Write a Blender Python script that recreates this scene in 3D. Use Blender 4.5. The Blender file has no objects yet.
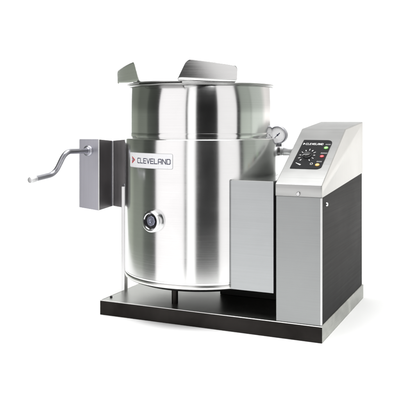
import bpy, bmesh, math, random
from mathutils import Vector, Matrix
random.seed(4)
S = bpy.context.scene
COL = S.collection
PI = math.pi
rad = math.radians

# ------------------------------------------------------------------ frame
# x runs along the front of the appliance, y to the back, z up (metres).
CAM = Vector((1.2786, -2.0307, 0.648))
YAW = 24.3
FWD = Vector((-math.sin(rad(YAW)), math.cos(rad(YAW)), 0))
RGT = Vector((math.cos(rad(YAW)), math.sin(rad(YAW)), 0))
KX, KY = 0.2763, 0.200            # kettle axis
RJ, RN = 0.2577, 0.2405           # jacket and neck radii

def kdir(deg):                     # horizontal direction seen from the kettle axis; 0 = front right, where the viewer stands
    a = rad(deg)
    return -FWD * math.cos(a) + RGT * math.sin(a)

def kpt(deg, r, z):
    d = kdir(deg)
    return Vector((KX + d.x * r, KY + d.y * r, z))

# ------------------------------------------------------------------ materials
def nt(mat):
    mat.use_nodes = True
    return mat.node_tree, mat.node_tree.nodes, mat.node_tree.links

def plain(name, col, rough=0.5, metal=0.0, coat=0.0, emit=None, spec=.5):
    m = bpy.data.materials.new(name)
    t, n, l = nt(m)
    b = n['Principled BSDF']
    b.inputs['Base Color'].default_value = (*col, 1)
    b.inputs['Roughness'].default_value = rough
    b.inputs['Metallic'].default_value = metal
    b.inputs['Coat Weight'].default_value = coat
    b.inputs['Specular IOR Level'].default_value = spec
    # faint mottling so no surface is perfectly uniform
    tc = n.new('ShaderNodeTexCoord'); nz = n.new('ShaderNodeTexNoise')
    nz.inputs['Scale'].default_value = 60; nz.inputs['Detail'].default_value = 4
    mr = n.new('ShaderNodeMapRange')
    mr.inputs['To Min'].default_value = max(0.02, rough - 0.02); mr.inputs['To Max'].default_value = min(1, rough + 0.02)
    l.new(tc.outputs['Object'], nz.inputs['Vector']); l.new(nz.outputs['Fac'], mr.inputs['Value'])
    l.new(mr.outputs['Result'], b.inputs['Roughness'])
    if emit:
        b.inputs['Emission Color'].default_value = (*emit[0], 1); b.inputs['Emission Strength'].default_value = emit[1]
    return m

def steel(name, col, rough, grain=(2.5, 2.5, 420), var=0.05, bump=0.02, wave=0.0, aniso=0.0, arot=0.0, metal=1.0, smear=0.06, cloud=0.0, edge=1.0):
    """brushed sheet steel: fine grain along the short-scale axes, faint smears, optional radial anisotropy"""
    m = bpy.data.materials.new(name)
    t, n, l = nt(m)
    b = n['Principled BSDF']
    b.inputs['Metallic'].default_value = metal
    b.inputs['Specular Tint'].default_value = (edge, edge, edge, 1)
    tc = n.new('ShaderNodeTexCoord')
    mp = n.new('ShaderNodeMapping'); mp.inputs['Scale'].default_value = grain
    l.new(tc.outputs['Object'], mp.inputs['Vector'])
    g = n.new('ShaderNodeTexNoise'); g.inputs['Scale'].default_value = 1.0; g.inputs['Detail'].default_value = 5; g.inputs['Roughness'].default_value = 0.65
    l.new(mp.outputs['Vector'], g.inputs['Vector'])
    s = n.new('ShaderNodeTexNoise'); s.inputs['Scale'].default_value = 7.0; s.inputs['Detail'].default_value = 5; s.inputs['Distortion'].default_value = 0.6
    l.new(tc.outputs['Object'], s.inputs['Vector'])
    # colour
    mx = n.new('ShaderNodeMix'); mx.data_type = 'RGBA'
    mx.inputs['A'].default_value = (*[c * (1 - var) for c in col], 1)
    mx.inputs['B'].default_value = (*[min(1, c * (1 + var)) for c in col], 1)
    gm = n.new('ShaderNodeMapRange'); gm.inputs['From Min'].default_value = 0.3; gm.inputs['From Max'].default_value = 0.7
    l.new(g.outputs['Fac'], gm.inputs['Value'])
    l.new(gm.outputs['Result'], mx.inputs['Factor'])
    colout = mx.outputs['Result']
    if cloud:
        cm = n.new('ShaderNodeMapRange'); cm.inputs['From Min'].default_value = 0.3; cm.inputs['From Max'].default_value = 0.7
        cm.inputs['To Min'].default_value = 1 - cloud; cm.inputs['To Max'].default_value = 1.0
        l.new(s.outputs['Fac'], cm.inputs['Value'])
        m2 = n.new('ShaderNodeMix'); m2.data_type = 'RGBA'; m2.blend_type = 'MULTIPLY'; m2.inputs['Factor'].default_value = 1
        l.new(colout, m2.inputs['A']); l.new(cm.outputs['Result'], m2.inputs['B'])
        colout = m2.outputs['Result']
    l.new(colout, b.inputs['Base Color'])
    # roughness
    r1 = n.new('ShaderNodeMapRange'); r1.inputs['From Min'].default_value = 0.3; r1.inputs['From Max'].default_value = 0.7
    r1.inputs['To Min'].default_value = max(0.03, rough - smear); r1.inputs['To Max'].default_value = rough + smear
    ad = n.new('ShaderNodeMath'); ad.operation = 'MULTIPLY_ADD'; ad.inputs[1].default_value = 0.5
    hf = n.new('ShaderNodeMath'); hf.operation = 'MULTIPLY'; hf.inputs[1].default_value = 0.5
    l.new(s.outputs['Fac'], hf.inputs[0]); l.new(g.outputs['Fac'], ad.inputs[0]); l.new(hf.outputs[0], ad.inputs[2])
    l.new(ad.outputs[0], r1.inputs['Value']); l.new(r1.outputs['Result'], b.inputs['Roughness'])
    # bump
    bp = n.new('ShaderNodeBump'); bp.inputs['Strength'].default_value = bump; bp.inputs['Distance'].default_value = 0.001
    l.new(g.outputs['Fac'], bp.inputs['Height'])
    last = bp
    if wave:
        w = n.new('ShaderNodeTexNoise'); w.inputs['Scale'].default_value = 5.0; w.inputs['Detail'].default_value = 1.5
        l.new(tc.outputs['Object'], w.inputs['Vector'])
        b2 = n.new('ShaderNodeBump'); b2.inputs['Strength'].default_value = wave; b2.inputs['Distance'].default_value = 0.02
        l.new(w.outputs['Fac'], b2.inputs['Height']); l.new(bp.outputs['Normal'], b2.inputs['Normal']); last = b2
    l.new(last.outputs['Normal'], b.inputs['Normal'])
    if aniso:
        b.inputs['Anisotropic'].default_value = aniso; b.inputs['Anisotropic Rotation'].default_value = arot
        tg = n.new('ShaderNodeTangent'); tg.direction_type = 'RADIAL'; tg.axis = 'Z'
        l.new(tg.outputs['Tangent'], b.inputs['Tangent'])
    return m

M = {}
M['kettle'] = steel('brushed_kettle_steel', (.78, .78, .775), .19, var=.022, bump=.010, wave=.012, cloud=.06, smear=.035, aniso=.6, arot=.25)
M['neck']   = steel('brushed_neck_steel', (.75, .75, .745), .15, var=.022, bump=.012, wave=.012, cloud=.05, smear=.035, aniso=.65, arot=.25)
M['rim']    = steel('polished_rim_steel', (.36, .36, .355), .22)
M['guard']  = steel('satin_guard_steel', (.68, .68, .675), .25, grain=(3, 3, 300), cloud=.06)
M['front']  = steel('satin_front_steel', (.36, .37, .37), .48, grain=(3, 3, 320), cloud=.08)
M['cover']  = steel('bright_cover_steel', (.42, .42, .415), .42, grain=(3, 300, 300), cloud=.05)
M['hopper'] = steel('satin_housing_steel', (.44, .455, .46), .42, grain=(3, 3, 320), cloud=.08)
M['inner']  = steel('dimmed_cheek_steel', (.36, .37, .355), .6, grain=(300, 300, 4), cloud=.04)  # left side of the cover sheet, dimmed to quiet its reflection in the kettle
M['cheek']  = steel('lit_cheek_steel', (.58, .575, .565), .45, grain=(300, 300, 4), cloud=.04)  # same sheet as the cover, its lit right side painted lighter
M['dark']   = steel('dark_side_steel', (.045, .045, .045), .46, grain=(200, 3, 200), var=.03, bump=.008, cloud=.35, edge=.58)
M['gear']   = steel('satin_gear_steel', (.50, .50, .55), .34, grain=(300, 3, 3), cloud=.08)
M['gside']  = steel('shaded_gear_steel', (.24, .23, .235), .42, grain=(200, 3, 3), cloud=.2)  # gear box sides and bracket: their shade is put into the colour
M['deck']   = steel('worn_deck_steel', (.42, .43, .405), .36, grain=(3, 250, 250), cloud=.2)
M['skirt']  = steel('dark_reflection_skirt_steel', (.034, .031, .029), .42, grain=(3, 3, 200), cloud=.6)  # dark floor reflection put into the front skirt's base colour
M['sidest'] = steel('mottled_side_steel', (.60, .61, .57), .42, grain=(30, 30, 300), var=.12, cloud=.45)
M['bright'] = steel('bright_edge_steel', (.80, .80, .78), .30, grain=(3, 3, 300), cloud=.12)
M['post']   = steel('bright_post_steel', (.70, .70, .70), .25, grain=(300, 300, 3))
M['shelf']  = steel('grey_shelf_steel', (.42, .43, .42), .2, grain=(3, 200, 200), bump=.01)
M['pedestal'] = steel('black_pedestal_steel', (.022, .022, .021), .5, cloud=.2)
M['glint']   = steel('corner_glint_steel', (.76, .76, .76), .55, grain=(300, 300, 3), metal=.6)  # pale colour for the painted corner highlights
M['rod']    = steel('round_bar_steel', (.36, .36, .39), .36, grain=(60, 60, 60))
M['fitting'] = steel('pale_fitting_steel', (.85, .85, .86), .5, grain=(60, 60, 60))
M['chrome'] = steel('polished_chrome', (.78, .78, .79), .14, grain=(40, 40, 40), bump=.0)
M['black']  = plain('black_membrane', (.006, .006, .007), .38, spec=.12)
M['knobm']  = plain('black_knob_plastic', (.012, .012, .013), .3)
M['white']  = plain('white_print', (.85, .85, .85), .5)
M['grey']   = plain('grey_print', (.42, .42, .43), .5)
M['plate']  = plain('pale_nameplate', (.80, .80, .82), .28)
M['navy']   = plain('dark_lettering', (.035, .035, .075), .45)
M['redp']   = plain('red_print', (.50, .03, .045), .45)
M['dial']   = plain('white_dial', (.93, .93, .94), .45)
M['plug']   = steel('blued_plug_steel', (.26, .27, .34), .33, grain=(60, 60, 60))
M['hole']   = plain('black_recess', (.01, .01, .013), .5)
M['green']  = plain('green_lens', (.22, .62, .14), .25, coat=.5, emit=((.20, .75, .12), .25))
M['red']    = plain('red_lens', (.50, .035, .05), .25, coat=.5)
M['amber']  = plain('amber_lens', (.80, .46, .12), .25, coat=.5)
M['paper']  = plain('white_paper', (.93, .93, .93), .9)

# ------------------------------------------------------------------ mesh helpers
def link(name, bm, mat, parent=None, smooth=35, bevel=0.0, segs=2, solid=0.0):
    bmesh.ops.recalc_face_normals(bm, faces=bm.faces)
    me = bpy.data.meshes.new(name)
    bm.to_mesh(me); bm.free()
    for mm in (mat if isinstance(mat, (list, tuple)) else [mat]):
        me.materials.append(mm)
    o = bpy.data.objects.new(name, me); COL.objects.link(o)
    if parent is not None: o.parent = parent
    if smooth:
        me.shade_smooth(); me.set_sharp_from_angle(angle=rad(smooth))
    if solid:
        md = o.modifiers.new('thickness', 'SOLIDIFY'); md.thickness = solid; md.offset = 0
    if bevel:
        md = o.modifiers.new('edge', 'BEVEL'); md.width = bevel; md.segments = segs; md.limit_method = 'ANGLE'; md.angle_limit = rad(35)
        md.harden_normals = True
    return o

def box(bm, x0, x1, y0, y1, z0, z1, mi=0):
    vs = [bm.verts.new((x, y, z)) for z in (z0, z1) for y in (y0, y1) for x in (x0, x1)]
    for q in ((0, 1, 3, 2), (4, 6, 7, 5), (0, 4, 5, 1), (1, 5, 7, 3), (3, 7, 6, 2), (2, 6, 4, 0)):
        f = bm.faces.new([vs[i] for i in q]); f.material_index = mi
    return vs

def hexa(bm, pts):
    """eight corners: bottom ring of four, then top ring of four"""
    vs = [bm.verts.new(p) for p in pts]
    for q in ((0, 3, 2, 1), (4, 5, 6, 7), (0, 1, 5, 4), (1, 2, 6, 5), (2, 3, 7, 6), (3, 0, 4, 7)):
        bm.faces.new([vs[i] for i in q])
    return vs

def prism(bm, poly, d, tri=False):
    """closed polygon (list of Vector) extruded by vector d"""
    a = [bm.verts.new(p) for p in poly]; b = [bm.verts.new(Vector(p) + d) for p in poly]
    fs = [bm.faces.new(a), bm.faces.new(list(reversed(b)))]
    k = len(a)
    for i in range(k):
        bm.faces.new((a[i], b[i], b[(i + 1) % k], a[(i + 1) % k]))
    if tri: bmesh.ops.triangulate(bm, faces=fs)

def lathe(bm, prof, cx, cy, seg=160, close=False):
    rings = []
    for r, z in prof:
        if r < 1e-6: rings.append([bm.verts.new((cx, cy, z))])
        else: rings.append([bm.verts.new((cx + r * math.cos(2 * PI * i / seg), cy + r * math.sin(2 * PI * i / seg), z)) for i in range(seg)])
    pairs = list(zip(rings, rings[1:]))
    if close: pairs.append((rings[-1], rings[0]))
    for a, b in pairs:
        for i in range(seg):
            j = (i + 1) % seg
            if len(a) == 1: bm.faces.new((a[0], b[i], b[j]))
            elif len(b) == 1: bm.faces.new((a[i], b[0], a[j]))
            else: bm.faces.new((a[i], b[i], b[j], a[j]))

def axis_lathe(bm, prof, o, ax, seg=48):
    """profile (r, h) turned about axis ax through o"""
    ax = Vector(ax).normalized(); o = Vector(o)
    u = ax.orthogonal().normalized(); v = ax.cross(u)
    rings = []
    for r, h in prof:
        c = o + ax * h
        if r < 1e-6: rings.append([bm.verts.new(c)])
        else: rings.append([bm.verts.new(c + (u * math.cos(2 * PI * i / seg) + v * math.sin(2 * PI * i / seg)) * r) for i in range(seg)])
    for a, b in zip(rings, rings[1:]):
        for i in range(seg):
            j = (i + 1) % seg
            if len(a) == 1: bm.faces.new((a[0], b[i], b[j]))
            elif len(b) == 1: bm.faces.new((a[i], b[0], a[j]))
            else: bm.faces.new((a[i], b[i], b[j], a[j]))

def tube(bm, pts, r, seg=20, bend=0.03, n=8):
    """round bar through pts with rounded bends"""
    P = [Vector(p) for p in pts]; path = [P[0]]
    for i in range(1, len(P) - 1):
        d0 = (P[i - 1] - P[i]); d1 = (P[i + 1] - P[i])
        k = min(bend, d0.length * .48, d1.length * .48)
        a = P[i] + d0.normalized() * k; c = P[i] + d1.normalized() * k
        for t in range(n + 1):
            t /= n
            path.append(a * (1 - t) ** 2 + P[i] * 2 * t * (1 - t) + c * t * t)
    path.append(P[-1])
    rings = []; up = None
    for i, p in enumerate(path):
        d = (path[min(i + 1, len(path) - 1)] - path[max(i - 1, 0)]).normalized()
        if up is None: up = d.orthogonal().normalized()
        up = (up - d * up.dot(d)).normalized(); w = d.cross(up)
        rings.append([bm.verts.new(p + (up * math.cos(2 * PI * j / seg) + w * math.sin(2 * PI * j / seg)) * r) for j in range(seg)])
    for a, b in zip(rings, rings[1:]):
        for i in range(seg):
            j = (i + 1) % seg; bm.faces.new((a[i], b[i], b[j], a[j]))
    bm.faces.new(list(reversed(rings[0]))); bm.faces.new(rings[-1])

# stroke lettering: square technical capitals on a 4 x 5 grid
GLYPH = {
    'C': [[(4, 5), (.6, 5), (0, 4.4), (0, .6), (.6, 0), (4, 0)]],
    'L': [[(0, 5), (0, 0), (3.8, 0)]],
    'E': [[(4, 5), (0, 5), (0, 0), (4, 0)], [(0, 2.5), (3.5, 2.5)]],
    'V': [[(0, 5), (2, 0), (4, 5)]],
    'A': [[(0, 0), (0, 4.4), (.6, 5), (3.4, 5), (4, 4.4), (4, 0)], [(0, 2), (4, 2)]],
    'N': [[(0, 0), (0, 5), (4, 0), (4, 5)]],
    'D': [[(0, 0), (0, 5), (3.3, 5), (4, 4.3), (4, .7), (3.3, 0), (0, 0)]],
}
def strokes(word, h, track=5.9, wx=1.0):
    """list of 2D segments of a word of cap height h, starting at (0, 0)"""
    k = h / 5; out = []
    for i, ch in enumerate(word):
        for line in GLYPH[ch]:
            for a, b in zip(line, line[1:]):
                out.append((((a[0] + i * track) * k * wx, a[1] * k), ((b[0] + i * track) * k * wx, b[1] * k)))
    return out, (len(word) * track - (track - 4)) * k * wx

def bar2d(a, b, w):
    ax, ay = a; bx, by = b
    L = math.hypot(bx - ax, by - ay) or 1e-9
    ux, uy = (bx - ax) / L, (by - ay) / L
    e = w * .5
    return [(ax - ux * e + uy * e, ay - uy * e - ux * e), (bx + ux * e + uy * e, by + uy * e - ux * e),
            (bx + ux * e - uy * e, by + uy * e + ux * e), (ax - ux * e - uy * e, ay - uy * e + ux * e)]

def flat_polys(bm, polys, mapf, h0, h1, mi=0):
    """2D polygons set on a surface: mapf(u, v, height) -> point"""
    for poly in polys:
        lo = [bm.verts.new(mapf(u, v, h0)) for u, v in poly]; hi = [bm.verts.new(mapf(u, v, h1)) for u, v in poly]
        k = len(poly)
        fs = [bm.faces.new(hi)]
        for i in range(k): fs.append(bm.faces.new((lo[i], lo[(i + 1) % k], hi[(i + 1) % k], hi[i])))
        for f in fs: f.material_index = mi

def circ2d(cx, cy, r, k=20):
    return [(cx + r * math.cos(2 * PI * i / k), cy + r * math.sin(2 * PI * i / k)) for i in range(k)]

def rounded(x0, x1, y0, y1, radii, k=8):
    """rounded rectangle; radii for corners (x0y0, x1y0, x1y1, x0y1)"""
    pts = []
    for (cx, cy, a0), r in zip(((x0, y0, PI), (x1, y0, 1.5 * PI), (x1, y1, 0), (x0, y1, .5 * PI)), radii):
        ox = cx + (r if cx == x0 else -r); oy = cy + (r if cy == y0 else -r)
        for i in range(k + 1):
            a = a0 + .5 * PI * i / k
            pts.append((ox + r * math.cos(a), oy + r * math.sin(a)))
            if r == 0: break
    return pts

# ------------------------------------------------------------------ the appliance
root = bpy.data.objects.new('tilting_kettle', None); COL.objects.link(root)
root.location = (0, 0, 0)
root['label'] = 'stainless steel tilting steam kettle with hand crank and control console on a low base with a dark reflection painted on its front'
root['category'] = 'kettle'

# --- base
W, D, ZB = 0.746, 0.583, 0.048
bm = bmesh.new(); box(bm, .003, W - .0092, .003, D - .003, .030, ZB)
base = link('base_deck', bm, M['deck'], root, bevel=.002)
bm = bmesh.new(); box(bm, 0, W, 0, .0028, .0, ZB - .0025)
link('front_skirt', bm, M['skirt'], base, bevel=.0012)
bm = bmesh.new(); box(bm, 0, W + .0005, -.0008, .0045, ZB - .0022, ZB + .0006)     # bright strip standing in for the highlight along the skirt's top edge
link('edge_glint', bm, M['bright'], base, bevel=.0012)
bm = bmesh.new(); box(bm, W - .0090, W, .0030, D, .0, ZB + .001)
link('side_skirt', bm, M['sidest'], base, bevel=.0035, segs=3)
bm = bmesh.new(); box(bm, 0, .0028, .003, D, .0, ZB + .0002)
link('side_skirt', bm, M['bright'], base, bevel=.0012)
bm = bmesh.new(); box(bm, .003, W - .003, D - .0028, D, .0, ZB)
link('rear_skirt', bm, M['bright'], base, bevel=.0012)
for bx, by in ((.016, .044), (.016, .545)):
    bm = bmesh.new(); axis_lathe(bm, [(0, .0055), (.003, .0055), (.0045, .004), (.0045, 0)], (bx, by, ZB), (0, 0, 1), 6)
    link('bolt', bm, M['hole'], base, smooth=0)

# --- kettle
bm = bmesh.new()
prof = [(.2480, .1225), (.2535, .1235), (.2575, .1265), (.2580, .1290), (.2580, .1355), (.2572, .1372)]
lathe(bm, prof, KX, KY)
ring = link('base_ring', bm, M['bright'], None, smooth=30)
bm = bmesh.new()
prof = [(.2552, .1366), (.2552, .1392), (.2572, .1398), (RJ, .1408), (RJ, .1440), (.2570, .1446), (.2570, .1456), (RJ, .1462),
        (RJ, .30), (RJ, .45), (RJ, .5788), (.2570, .5808), (.2555, .5818), (.2470, .5824), (.2380, .5828)]
lathe(bm, prof, KX, KY, 200)
kettle = link('kettle_body', bm, M['kettle'], root, smooth=40)
ring.parent = kettle
bm = bmesh.new()
lathe(bm, [(0, .098), (.10, .099), (.18, .104), (.225, .112), (.244, .119), (.2492, .1228)], KX, KY, 96)
link('underside', bm, M['dark'], kettle, smooth=60)  # darkened so the deck mirrors shade beneath the kettle
bm = bmesh.new()
prof = [(.2370, .5815), (.2370, .5866), (.2412, .5868), (.2413, .5872), (.2413, .5996), (.2411, .6000), (.2402, .6001), (.2402, .6010), (RN, .6011),
        (RN, .66), (RN, .751), (.2385, .7535), (.2380, .748), (.2380, .40), (.225, .25), (.16, .16), (0, .13)]
lathe(bm, prof, KX, KY, 200)
link('neck', bm, M['neck'], kettle, smooth=40)
bm = bmesh.new()
prof = [(.2412, .7490), (.2450, .7512), (.2478, .7536), (.2484, .7556), (.2470, .7574), (.2420, .7584), (.2392, .7576), (.2388, .7545)]
lathe(bm, prof, KX, KY, 200)
link('rim', bm, M['rim'], kettle, smooth=60)

# pour lip between the two guards
bm = bmesh.new(); rows = []
for i in range(25):
    d = -54 + 40 * i / 24
    rows.append([bm.verts.new(kpt(d, r, z)) for r, z in ((.2440, .7586), (.252, .7592), (.262, .7600), (.268, .7612))])
for a, b in zip(rows, rows[1:]):
    for j in range(3): bm.faces.new((a[j], a[j + 1], b[j + 1], b[j]))
link('pour_lip', bm, M['rim'], kettle, solid=.002)

def guard(dT, dA, slant, flat, outT, outA, flare, rT, rB):
    """upright flared splash guard along the rim, tall at its pouring end dT, lower at dA; flat = how far the sheet is straightened to its chord"""
    bm = bmesh.new(); NU, NV = 60, 14; grid = []
    for i in range(NU + 1):
        u = .5 - .5 * math.cos(PI * i / NU); col = []
        h = .0670 - .0180 * u ** 1.25
        e0, e1 = u * .20, (1 - u) * .20          # metres from either end
        for e, r in ((e0, rT), (e1, .014)):      # rounded top corners
            if e < r: h -= r - math.sqrt(max(0, r * r - (r - e) ** 2))
        lo = rB - math.sqrt(max(0, rB * rB - (rB - e1) ** 2)) if e1 < rB else 0
        for j in range(NV + 1):
            z = lo + (h - lo) * j / NV; k = min(1, z / .008) ** .55
            d0 = dT + slant * (z / .0665)
            def at(dg, uu): return kpt(dg, .2475 + .016 * k + flare * (z / .0665) + (outT + (outA - outT) * uu) * k, .7588 + z * (1 - .12 * (1 - min(1, z / .010))))
            p = at(d0 + (dA - d0) * u, u); c = at(d0, 0).lerp(at(dA, 1), u)
            col.append(bm.verts.new(p.lerp(c, flat * k)))
        grid.append(col)
    for a, b in zip(grid, grid[1:]):
        for j in range(NV): bm.faces.new((a[j], a[j + 1], b[j + 1], b[j]))
    return link('splash_guard', bm, M['guard'], kettle, smooth=50, solid=.0022)
guard(-15.5, 24.8, 7.0, .75, .018, -.006, .008, .015, 0)
guard(-47.5, -93, -5.5, .80, .000, .021, .003, .008, .012)

# sight port low on the jacket
pd = kdir(-34.5); pc = Vector((KX, KY, .330)) + pd * (RJ - .004)
bm = bmesh.new()
axis_lathe(bm, [(.0345, 0), (.0345, .020), (.0335, .0232), (.0310, .0245), (.0255, .0245), (.0235, .0225), (.0228, .014), (0, .014)], pc, pd, 64)
port = link('drain_port', bm, M['chrome'], root, smooth=40)
bm = bmesh.new(); axis_lathe(bm, [(.0222, .0143), (.0222, .0155), (0, .0155)], pc, pd, 48)
link('recess', bm, M['hole'], port)
bm = bmesh.new(); axis_lathe(bm, [(.0165, .0157), (.0165, .0215), (.0150, .0225), (.006, .0225), (.0045, .0205), (0, .0205)], pc + Vector((0, 0, .001)), pd, 8)
link('plug', bm, M['plug'], port, smooth=0, bevel=.001)

# nameplate on the jacket
ZL0, ZL1 = .4905, .5385
def on_jacket(u, v, h):            # u metres along the arc from the left end of the plate, v up from its foot
    deg = -62.8 + math.degrees(u / RJ)
    return kpt(deg, RJ + h, ZL0 + v)
PW, PH = rad(43.0) * RJ, ZL1 - ZL0
bm = bmesh.new()
def plate_grid(bm, x0, x1, y0, y1, r, h, nu=48):
    cols = []
    for i in range(nu + 1):
        x = x0 + (x1 - x0) * (.5 - .5 * math.cos(PI * i / nu))
        e = min(x - x0, x1 - x)
        c = r - math.sqrt(max(0, r * r - (r - e) ** 2)) if e < r else 0
        cols.append((x, y0 + c, y1 - c))
    top = [[bm.verts.new(on_jacket(x, a, h)), bm.verts.new(on_jacket(x, b, h))] for x, a, b in cols]
    bot = [[bm.verts.new(on_jacket(x, a, -.0005)), bm.verts.new(on_jacket(x, b, -.0005))] for x, a, b in cols]
    for k in range(nu):
        bm.faces.new((top[k][0], top[k + 1][0], top[k + 1][1], top[k][1]))
        bm.faces.new((bot[k][0], bot[k + 1][0], top[k + 1][0], top[k][0]))
        bm.faces.new((bot[k][1], top[k][1], top[k + 1][1], bot[k + 1][1]))
    bm.faces.new((bot[0][0], top[0][0], top[0][1], bot[0][1])); bm.faces.new((bot[nu][0], bot[nu][1], top[nu][1], top[nu][0]))
plate_grid(bm, 0, PW, 0, PH, .005, .0008)
plate = link('nameplate', bm, M['grey'], root, smooth=40)
bm = bmesh.new(); plate_grid(bm, .0012, PW - .0012, .0012, PH - .0012, .004, .0012)
link('face_film', bm, M['plate'], plate, smooth=40)
segs, tw = strokes('CLEVELAND', .0145, 5.5, 1.12)
ox, oy = .0520, .0160
sc = (PW - .0085 - ox) / tw
bm = bmesh.new()
flat_polys(bm, [bar2d((a[0] * sc + ox, a[1] + oy), (b[0] * sc + ox, b[1] + oy), .0024) for a, b in segs], on_jacket, .0010, .0015)
link('lettering', bm, M['navy'], plate, smooth=0)
bm = bmesh.new()                   # red arrowhead emblem with a dark inner mark
EX = .0190
flat_polys(bm, [bar2d((EX, .0325), (EX + .0150, .0245), .0036), bar2d((EX + .0150, .0245), (EX, .0150), .0036), bar2d((EX, .0150), (EX, .0205), .0036)], on_jacket, .0010, .0015)
flat_polys(bm, [bar2d((EX, .0275), (EX + .0065, .0245), .0024), bar2d((EX + .0065, .0245), (EX + .0028, .0215), .0024)], on_jacket, .0010, .0015, 1)
link('emblem', bm, [M['redp'], M['navy']], plate, smooth=0)

# pipe under the kettle
bm = bmesh.new(); axis_lathe(bm, [(.0105, 0), (.0105, .075)], (.242, .067, ZB), (0, 0, 1), 24)
link('drain_pipe', bm, M['skirt'], root)

# --- pressure gauge on its fitting, right of the kettle
rd = kdir(90)
fc = Vector((KX, KY, .5385)) + rd * (RJ - .02)
bm = bmesh.new()
axis_lathe(bm, [(0, 0), (.0175, 0), (.0175, .034), (.0168, .035)], fc, rd, 40)
axis_lathe(bm, [(.0168, .035), (.0165, .0375), (.0175, .039), (.0175, .083), (.0160, .0855), (0, .0855)], fc, rd, 40)
fit = link('valve_fitting', bm, M['fitting'], root, smooth=35)
bm = bmesh.new(); axis_lathe(bm, [(.0160, .0195), (.0183, .0200), (.0183, .0270), (.0160, .0275)], fc, rd, 40)
link('collar', bm, M['gside'], fit, smooth=30)
gc = Vector((.5295, .268, .5915))
bm = bmesh.new(); axis_lathe(bm, [(.009, 0), (.009, .012), (.012, .0125), (.012, .02), (.008, .021), (.008, .035)], (gc.x, gc.y, .553), (0, 0, 1), 24)
link('stem', bm, M['rod'], fit)
bm = bmesh.new()
axis_lathe(bm, [(0, -.014), (.024, -.014), (.0275, -.012), (.0285, -.008), (.0285, .010), (.0300, .012), (.0300, .017), (.0285, .0185), (.0265, .0185), (.0258, .0165), (.0258, .0140), (0, .0140)], gc, (0, -1, 0), 64)
gauge = link('pressure_gauge', bm, M['rod'], root, smooth=40)
bm = bmesh.new(); axis_lathe(bm, [(.0256, .0142), (.0256, .0150), (0, .0150)], gc, (0, -1, 0), 48)
link('dial_face', bm, M['dial'], gauge)
def on_dial(u, v, h): return Vector((gc.x + u, gc.y - .0150 - h, gc.z + v))
bm = bmesh.new(); pol = []
for i in range(31):
    a = rad(225 - 9 * i); r0 = .0205 if i % 5 == 0 else .0222
    pol.append(bar2d((r0 * math.cos(a), r0 * math.sin(a)), (.0238 * math.cos(a), .0238 * math.sin(a)), .0006))
flat_polys(bm, pol, on_dial, 0, .0003)
link('scale_marks', bm, M['grey'], gauge, smooth=0)
bm = bmesh.new()
a = rad(222)
flat_polys(bm, [bar2d((-.007 * math.cos(a), -.007 * math.sin(a)), (.019 * math.cos(a), .019 * math.sin(a)), .0013), circ2d(0, 0, .0026)], on_dial, .0004, .0012)
flat_polys(bm, [bar2d((-.003 * math.cos(a), -.003 * math.sin(a)), (-.009 * math.cos(a), -.009 * math.sin(a)), .0026)], on_dial, .0004, .0010)
link('needle', bm, M['navy'], gauge, smooth=0)

# --- trunnion housing between kettle and console
bm = bmesh.new()
a0 = math.atan2(.0205 - KY, .4595 - KX); a1 = math.atan2(.40 - KY, .44 - KX)
Rk = RJ + .0006
arc = [Vector((KX + Rk * math.cos(a0 + (a1 - a0) * i / 40), KY + Rk * math.sin(a0 + (a1 - a0) * i / 40), .1275)) for i in range(41)]
poly = [Vector((arc[0].x, .010, .1275)), Vector((.5965, .010, .1275)), Vector((.5965, .405, .1275)), Vector((arc[-1].x, .405, .1275))] + list(reversed(arc))
prism(bm, poly, Vector((0, 0, .3300)), tri=True)
link('trunnion_housing', bm, M['hopper'], root, smooth=30, bevel=.0012)

bm = bmesh.new()
prism(bm, [Vector((p.x, p.y, .4573)) for p in [arc[0] + Vector((.001, -.0075, 0)), Vector((.5955, .0125, 0)), Vector((.5955, .404, 0)), Vector((arc[-1].x, .404, 0))] + list(reversed(arc[1:]))], Vector((0, 0, .0022)), tri=True)
link('top_plate', bm, M['shelf'], bpy.data.objects['trunnion_housing'], smooth=30)

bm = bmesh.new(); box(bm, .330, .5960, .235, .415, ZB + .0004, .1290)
link('blocking_pedestal', bm, M['pedestal'], root, bevel=.0015)  # dark block added to keep the white backdrop out of the gap

# --- console
X0, X1 = .6065, .7440
bm = bmesh.new()
prof = [(.007, .0492), (.007, .440), (.30, .590), (.571, .612), (.571, .0492)]
prism(bm, [Vector((X1 - .0015, y, z)) for y, z in prof], Vector((X0 - X1 + .003, 0, 0)), tri=True)
console = link('console', bm, M['dark'], root, smooth=30, bevel=.001)
bm = bmesh.new()          # front panel, folded round the right edge
prism(bm, [Vector(p) for p in ((X0, .004, .0488), (X1, .004, .0488), (X1, .0145, .0488), (X1 - .003, .0145, .0488), (X1 - .003, .0068, .0488), (X0, .0068, .0488))], Vector((0, 0, .3700)))
link('front_panel', bm, M['front'], console, smooth=30, bevel=.0022, segs=3)
bm = bmesh.new(); box(bm, X1 - .0042, X1 + .0008, .0032, .0090, .0500, .4175)
link('corner_glint', bm, M['glint'], console, bevel=.0018, segs=3)  # pale strip painted in as the highlight on the console corner
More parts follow.
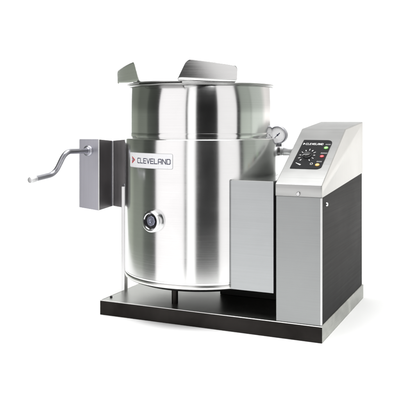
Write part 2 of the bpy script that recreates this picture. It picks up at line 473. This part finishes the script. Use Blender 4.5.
# cover: folded sheet with front lip, sloped face, top and two cheeks
bm = bmesh.new()
T = .0018
def side(x, xt, xb, s):
    return {'lip0': Vector((x, .0018, .4190)), 'lip1': Vector((x, .0018, .4545)), 'top0': Vector((xt, .304, .6125)), 'top1': Vector((xb, .574, .6345)),
            'low1': Vector((xb if s < 0 else x, .574, .4525)), 'low0': Vector((x, .017, .4190))}
Lf = side(X0 - .0022, .5975, .5905, -1); Rt = side(X1 + .0016, X1 + .0016, X1 + .0016, 1)
def quad(*ps): bm.faces.new([bm.verts.new(p) for p in ps])
quad(Lf['lip0'], Rt['lip0'], Rt['lip1'], Lf['lip1'])
quad(Lf['lip1'], Rt['lip1'], Rt['top0'], Lf['top0'])
quad(Lf['top0'], Rt['top0'], Rt['top1'], Lf['top1'])
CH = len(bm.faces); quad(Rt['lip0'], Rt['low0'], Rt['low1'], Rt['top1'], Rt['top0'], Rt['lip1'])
quad(Lf['lip0'], Lf['lip1'], Lf['top0'], Lf['top1'], Lf['low1'], Lf['low0'])
quad(Lf['low1'], Lf['top1'], Rt['top1'], Rt['low1'])
bm.faces.ensure_lookup_table()
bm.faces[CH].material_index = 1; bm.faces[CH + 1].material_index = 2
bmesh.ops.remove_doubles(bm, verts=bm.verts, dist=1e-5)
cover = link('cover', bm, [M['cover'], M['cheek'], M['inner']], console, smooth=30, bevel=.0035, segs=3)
md = cover.modifiers.new('thickness', 'SOLIDIFY'); md.thickness = .0012; md.offset = -1
# screws
for p, ax in (((.675, .0016, .4265), (0, -1, 0)),):
    bm = bmesh.new(); axis_lathe(bm, [(.0062, -.001), (.0062, .001), (.0045, .0034), (.0015, .0038), (.0010, .0026), (0, .0026)], p, ax, 20)
    link('screw', bm, M['post'], console)
for p in ((.7425, .064, .393),):
    bm = bmesh.new(); axis_lathe(bm, [(.0066, -.001), (.0066, .0016), (.0048, .0042), (.0018, .0048), (0, .0048)], p, (1, 0, 0), 20)
    link('screw', bm, M['post'], console)

# control panel on the sloped face
sd = (Lf['top0'] - Lf['lip1']); sd.x = 0; sd.normalize()
sn = Vector((1, 0, 0)).cross(sd).normalized()
so = Vector((0, Lf['lip1'].y, Lf['lip1'].z))
def on_slope(u, v, h): return so + Vector((u, 0, 0)) + sd * v + sn * h
bm = bmesh.new()
flat_polys(bm, [rounded(.6255, .7210, .0865, .2625, (.002, .016, .018, .002))], on_slope, -.0005, .0014)
panel = link('control_panel', bm, M['black'], root, smooth=30)
for nm, u, v, mk in (('indicator_light', .7095, .2120, 'green'), ('indicator_light', .7085, .1590, 'red'), ('indicator_light', .7060, .1085, 'amber')):
    bm = bmesh.new(); axis_lathe(bm, [(.0068, 0), (.0068, .0012), (.0058, .0026), (.0032, .0034), (0, .0036)], on_slope(u, v, .0014), sn, 28)
    o = link(nm, bm, M[mk], panel, smooth=60)
    o['label'] = {'green': 'round green indicator light', 'red': 'round red indicator light', 'amber': 'round amber indicator light'}[mk]
bm = bmesh.new()
kc = on_slope(.6605, .1630, .0014)
axis_lathe(bm, [(.0140, 0), (.0140, .002), (.0125, .003), (.0115, .0075), (.0100, .0085), (0, .0085)], kc, sn, 40)
knob = link('control_knob', bm, M['knobm'], panel, smooth=40)
# printed marks
bm = bmesh.new(); pol = []
segs, tw = strokes('CLEVELAND', .0100, 5.6, 1)
ox, oy = .6395, .2305; sc = (.6945 - ox) / tw
pol += [bar2d((a[0] * sc + ox, a[1] + oy), (b[0] * sc + ox, b[1] + oy), .0011) for a, b in segs]
pol += [[(.6305, .2425), (.6365, .2365), (.6305, .2300)]]
flat_polys(bm, pol, on_slope, .0012, .0018); link('lettering', bm, M['white'], panel, smooth=0)
bm = bmesh.new(); pol = []
for i in range(11):                # ring of temperature figures round the knob
    a = rad(232 - 28.4 * i); r0, r1 = .0205, .0238 + (.0022 if i % 2 else 0)
    cx, cy = .6605, .1630
    pol.append(bar2d((cx + r0 * math.cos(a), cy + 1.55 * r0 * math.sin(a)), (cx + r1 * math.cos(a), cy + 1.55 * r1 * math.sin(a)), .0015 if i % 2 else .0022))
# widening white swash and a small ring at the foot of the dial
for i in range(9):
    t0, t1 = i / 9, (i + 1) / 9
    pol.append(bar2d((.6365 + .015 * t0, .1185 - .010 * t0), (.6365 + .015 * t1, .1185 - .010 * t1), .0012 + .0042 * t0))
for cx, cy, r in ((.6860, .1150, .0036),):
    for i in range(14):
        a, b = 2 * PI * i / 14, 2 * PI * (i + 1) / 14
        pol.append(bar2d((cx + r * math.cos(a), cy + 1.5 * r * math.sin(a)), (cx + r * math.cos(b), cy + 1.5 * r * math.sin(b)), .0010))
flat_polys(bm, pol, on_slope, .0012, .0018); link('dial_marks', bm, M['white'], panel, smooth=0)
# captions above the three lights are too small to read: two rows of fine print
for u0, v0, k in ((.7040, .2320, 4), (.7010, .1775, 5), (.7000, .1265, 4)):
    bm = bmesh.new(); pol = []
    for row in range(2):
        u = u0
        for i in range(k):
            w_ = (.0016, .0024, .0012, .0020, .0016)[(i + row) % 5]
            pol.append(bar2d((u, v0 + row * .0042), (u + w_, v0 + row * .0042), .0015)); u += w_ + .0024
    flat_polys(bm, pol, on_slope, .0012, .0018)
    link('caption', bm, M['grey'], panel, smooth=0)
bm = bmesh.new()
flat_polys(bm, [bar2d((.6505, .1500), (.6550, .1565), .0016)], on_slope, .0098, .0104)
link('pointer_mark', bm, M['grey'], knob, smooth=0)

# --- left side: support post, mounting bracket, gear box, crank
bm = bmesh.new(); box(bm, -.0030, .0105, .1430, .1640, ZB - .002, .4100)
post = link('support_post', bm, M['post'], root, bevel=.0016)
bm = bmesh.new(); axis_lathe(bm, [(0, .009), (.0055, .009), (.0075, .006), (.0075, 0)], (.0040, .1535, .4098), (0, 0, 1), 6)
link('bolt', bm, M['rod'], post, smooth=0)
bm = bmesh.new()
hexa(bm, [(-.0520, .1660, .3370), (.0270, .1660, .3290), (.0270, .2400, .3290), (-.0520, .2400, .3370),
          (-.0520, .1660, .5680), (.0270, .1660, .5750), (.0270, .2400, .5750), (-.0520, .2400, .5680)])
bracket = link('mounting_bracket', bm, M['gside'], root, bevel=.0025)
bm = bmesh.new(); axis_lathe(bm, [(.03, 0), (.03, .06)], (-.01, KY, .46), (1, 0, 0), 32)
link('trunnion_shaft', bm, M['rod'], bracket)
bm = bmesh.new()
hexa(bm, [(-.1312, .0770, .3390), (-.0524, .0770, .3313), (-.0524, .1655, .3362), (-.1312, .1655, .3430),
          (-.1312, .0770, .5742), (-.0524, .0770, .5751), (-.0524, .1655, .5680), (-.1312, .1655, .5670)])
gear = link('gear_box', bm, M['gside'], root, bevel=.0015)
bm = bmesh.new()
prism(bm, [Vector(p) for p in ((-.1318, .0752, .3384), (-.0516, .0752, .3306), (-.0516, .0752, .5757), (-.1318, .0752, .5748))], Vector((0, .0030, 0)))
link('face_plate', bm, M['gear'], gear, bevel=.0014, segs=3)
bm = bmesh.new(); box(bm, -.0550, -.0510, .0743, .0790, .3312, .5752)
link('corner_glint', bm, M['glint'], gear, bevel=.0016, segs=3)  # pale strip painted in as the highlight on the gear box corner
bm = bmesh.new(); box(bm, -.0522, -.0510, .1580, .1652, .3370, .5668)
link('seam_strip', bm, M['gear'], gear, bevel=.0004)
hub = Vector((-.0944, .0752, .5350))
bm = bmesh.new(); axis_lathe(bm, [(.0185, -.001), (.0185, .004), (.0165, .0065), (.0125, .0075), (.0125, .012), (.0110, .014), (.006, .014)], hub, (0, -1, 0), 40)
link('bearing_hub', bm, M['gear'], gear, smooth=40)
bm = bmesh.new()
tube(bm, [hub + Vector((0, -.004, 0)), (-.0944, -.0600, .5380), (-.1307, -.0680, .4640), (-.1420, -.1780, .4530)], .0088, bend=.030)
crank = link('crank_handle', bm, M['rod'], root, smooth=60)
e0, e1 = Vector((-.1410, -.1680, .4540)), Vector((-.1431, -.1880, .4520))
bm = bmesh.new(); axis_lathe(bm, [(.0088, -.012), (.0102, -.010), (.0108, 0), (.0108, .012), (.0090, .0165), (0, .018)], e0, e1 - e0, 28)
link('end_cap', bm, M['fitting'], crank, smooth=50)

# ------------------------------------------------------------------ white paper sweep
bm = bmesh.new()
cam0 = Vector((CAM.x, CAM.y, 0))
pathp = [(1.50, 0), (1.9, 0), (2.3, 0), (2.8, 0), (3.4, 0), (4.2, 0), (5.2, 0), (6.0, 0)]
for i in range(1, 13):
    a = .5 * PI * i / 12
    pathp.append((6.0 + .50 * math.sin(a), .50 - .50 * math.cos(a)))
pathp += [(6.50, 1.2), (6.50, 2.3)]
rows = []
for zc, z in pathp:
    hl = .54 + .32 * (zc - 1.5) + .09 * max(0, zc - 3.0); hr = .54 + .32 * (zc - 1.5) + .26 * max(0, zc - 3.0)
    rows.append([bm.verts.new(cam0 + FWD * zc + RGT * s * (hl if s < 0 else hr) + Vector((0, 0, z))) for s in (-1, -.5, 0, .5, 1)])
for a, b in zip(rows, rows[1:]):
    for j in range(4): bm.faces.new((a[j], a[j + 1], b[j + 1], b[j]))
sweep = link('ground', bm, M['paper'], smooth=60)
sweep['kind'] = 'structure'

# ------------------------------------------------------------------ studio light
def lamp(name, loc, target, sx, sy, radiance, col=(1, 1, 1)):
    d = bpy.data.lights.new(name, 'AREA'); d.shape = 'RECTANGLE'; d.size = sx; d.size_y = sy
    d.energy = radiance * PI * sx * sy; d.color = col
    o = bpy.data.objects.new(name, d); COL.objects.link(o); o.location = loc
    o.rotation_euler = (Vector(target) - Vector(loc)).to_track_quat('-Z', 'Y').to_euler()
    return o
KC = Vector((KX, KY, 0))
def softbox(name, d0, d1, dist, z0, z1, radiance, col=(1, 1, 1)):
    """upright softbox spanning directions d0..d1 seen from the kettle"""
    p0, p1 = KC + kdir(d0) * dist, KC + kdir(d1) * dist
    c = (p0 + p1) / 2; c.z = (z0 + z1) / 2
    lamp(name, c, (KX, KY, c.z), (p1 - p0).length, z1 - z0, radiance, col)
softbox('key_softbox', -66, -23, 2.2, -.9, 2.4, 1.27, (1, .98, .988))
softbox('strip_softbox', -20, -8, 2.2, -.9, 2.4, 1.45)
softbox('fill_softbox', 24, 54, 2.2, -.9, 2.4, 1.12, (1, .985, .988))
tc = KC - FWD * .62; lamp('added_overhead_lamp', (tc.x, tc.y, 2.5), (tc.x, tc.y, 0), 2.6, 2.2, 6.0)  # unseen lamp added to whiten the paper floor
for sx in (-1, 1):        # added lamps beside the set that whiten the paper behind it
    p = cam0 + FWD * 4.2 + RGT * sx * 2.5 + Vector((0, 0, 1.3))
    lamp('added_backdrop_lamp', p, tuple(cam0 + FWD * 6.0 + RGT * sx * 1.75 + Vector((0, 0, .6))), 1.4, 2.4, 9.0)

# dim studio round the set: grey-green room walls, the dark gap where the photographer stands
w = bpy.data.worlds.new('World'); S.world = w; w.use_nodes = True
t = w.node_tree; n = t.nodes; l = t.links
bg = n['Background']; bg.inputs['Strength'].default_value = 1.0
tcn = n.new('ShaderNodeTexCoord')
def dotn(v):
    d = n.new('ShaderNodeVectorMath'); d.operation = 'DOT_PRODUCT'; d.inputs[1].default_value = v
    l.new(tcn.outputs['Generated'], d.inputs[0]); return d.outputs['Value']
at = n.new('ShaderNodeMath'); at.operation = 'ARCTAN2'
l.new(dotn(RGT), at.inputs[0]); l.new(dotn(-FWD), at.inputs[1])
mr = n.new('ShaderNodeMapRange'); mr.inputs['From Min'].default_value = -PI; mr.inputs['From Max'].default_value = PI
l.new(at.outputs[0], mr.inputs['Value'])
cr = n.new('ShaderNodeValToRGB'); l.new(mr.outputs['Result'], cr.inputs['Fac'])
def P(deg): return (deg + 180) / 360
stops = [(-180, (.95, .95, .95)), (-160, (.95, .95, .95)), (-154, (.27, .295, .255)), (-125, (.22, .24, .20)), (-118, (.15, .165, .14)), (-97, (.155, .17, .145)), (-93, (.075, .083, .072)), (-76, (.05, .055, .048)), (-72, (.03, .03, .03)),
         (-40, (.012, .012, .012)), (20, (.012, .012, .012)), (56, (.04, .04, .04)), (63, (.03, .03, .03)), (65, (.40, .435, .39)), (83, (.46, .50, .45)), (85, (.34, .365, .33)), (88, (.58, .62, .57)), (112, (.66, .70, .65)), (124, (1.1, 1.06, 1.03)),  # bright patch at right rear added to light the console side
         (145, (.95, .92, .90)), (152, (.72, .73, .70)), (158, (.95, .95, .95)), (180, (.95, .95, .95))]
e = cr.color_ramp.elements
while len(e) > 1: e.remove(e[-1])
e[0].position = P(stops[0][0]); e[0].color = (*stops[0][1], 1)
for d, c in stops[1:]:
    x = e.new(P(d)); x.color = (*c, 1)
up = n.new('ShaderNodeMapRange'); up.inputs['From Min'].default_value = -.11; up.inputs['From Max'].default_value = .10
up.inputs['To Min'].default_value = 1.9; up.inputs['To Max'].default_value = .92
l.new(dotn(Vector((0, 0, 1))), up.inputs['Value'])
mu = n.new('ShaderNodeVectorMath'); mu.operation = 'SCALE'
l.new(cr.outputs['Color'], mu.inputs[0]); l.new(up.outputs['Result'], mu.inputs['Scale'])
l.new(mu.outputs['Vector'], bg.inputs['Color'])

# ------------------------------------------------------------------ camera
cd = bpy.data.cameras.new('Camera'); cam = bpy.data.objects.new('Camera', cd); COL.objects.link(cam)
cam.location = CAM; cam.rotation_euler = (rad(90), 0, rad(YAW))
cd.sensor_width = 36; cd.lens = 36 * 721 / 400
cd.shift_y = -82 / 400
cd.clip_start = .05; cd.clip_end = 100
S.camera = cam
S.view_settings.view_transform = 'Standard'; S.view_settings.look = 'None'
S.view_settings.exposure = 0; S.view_settings.gamma = 1
S.render.engine = 'CYCLES'
S.cycles.use_denoising = True
S.cycles.max_bounces = 10
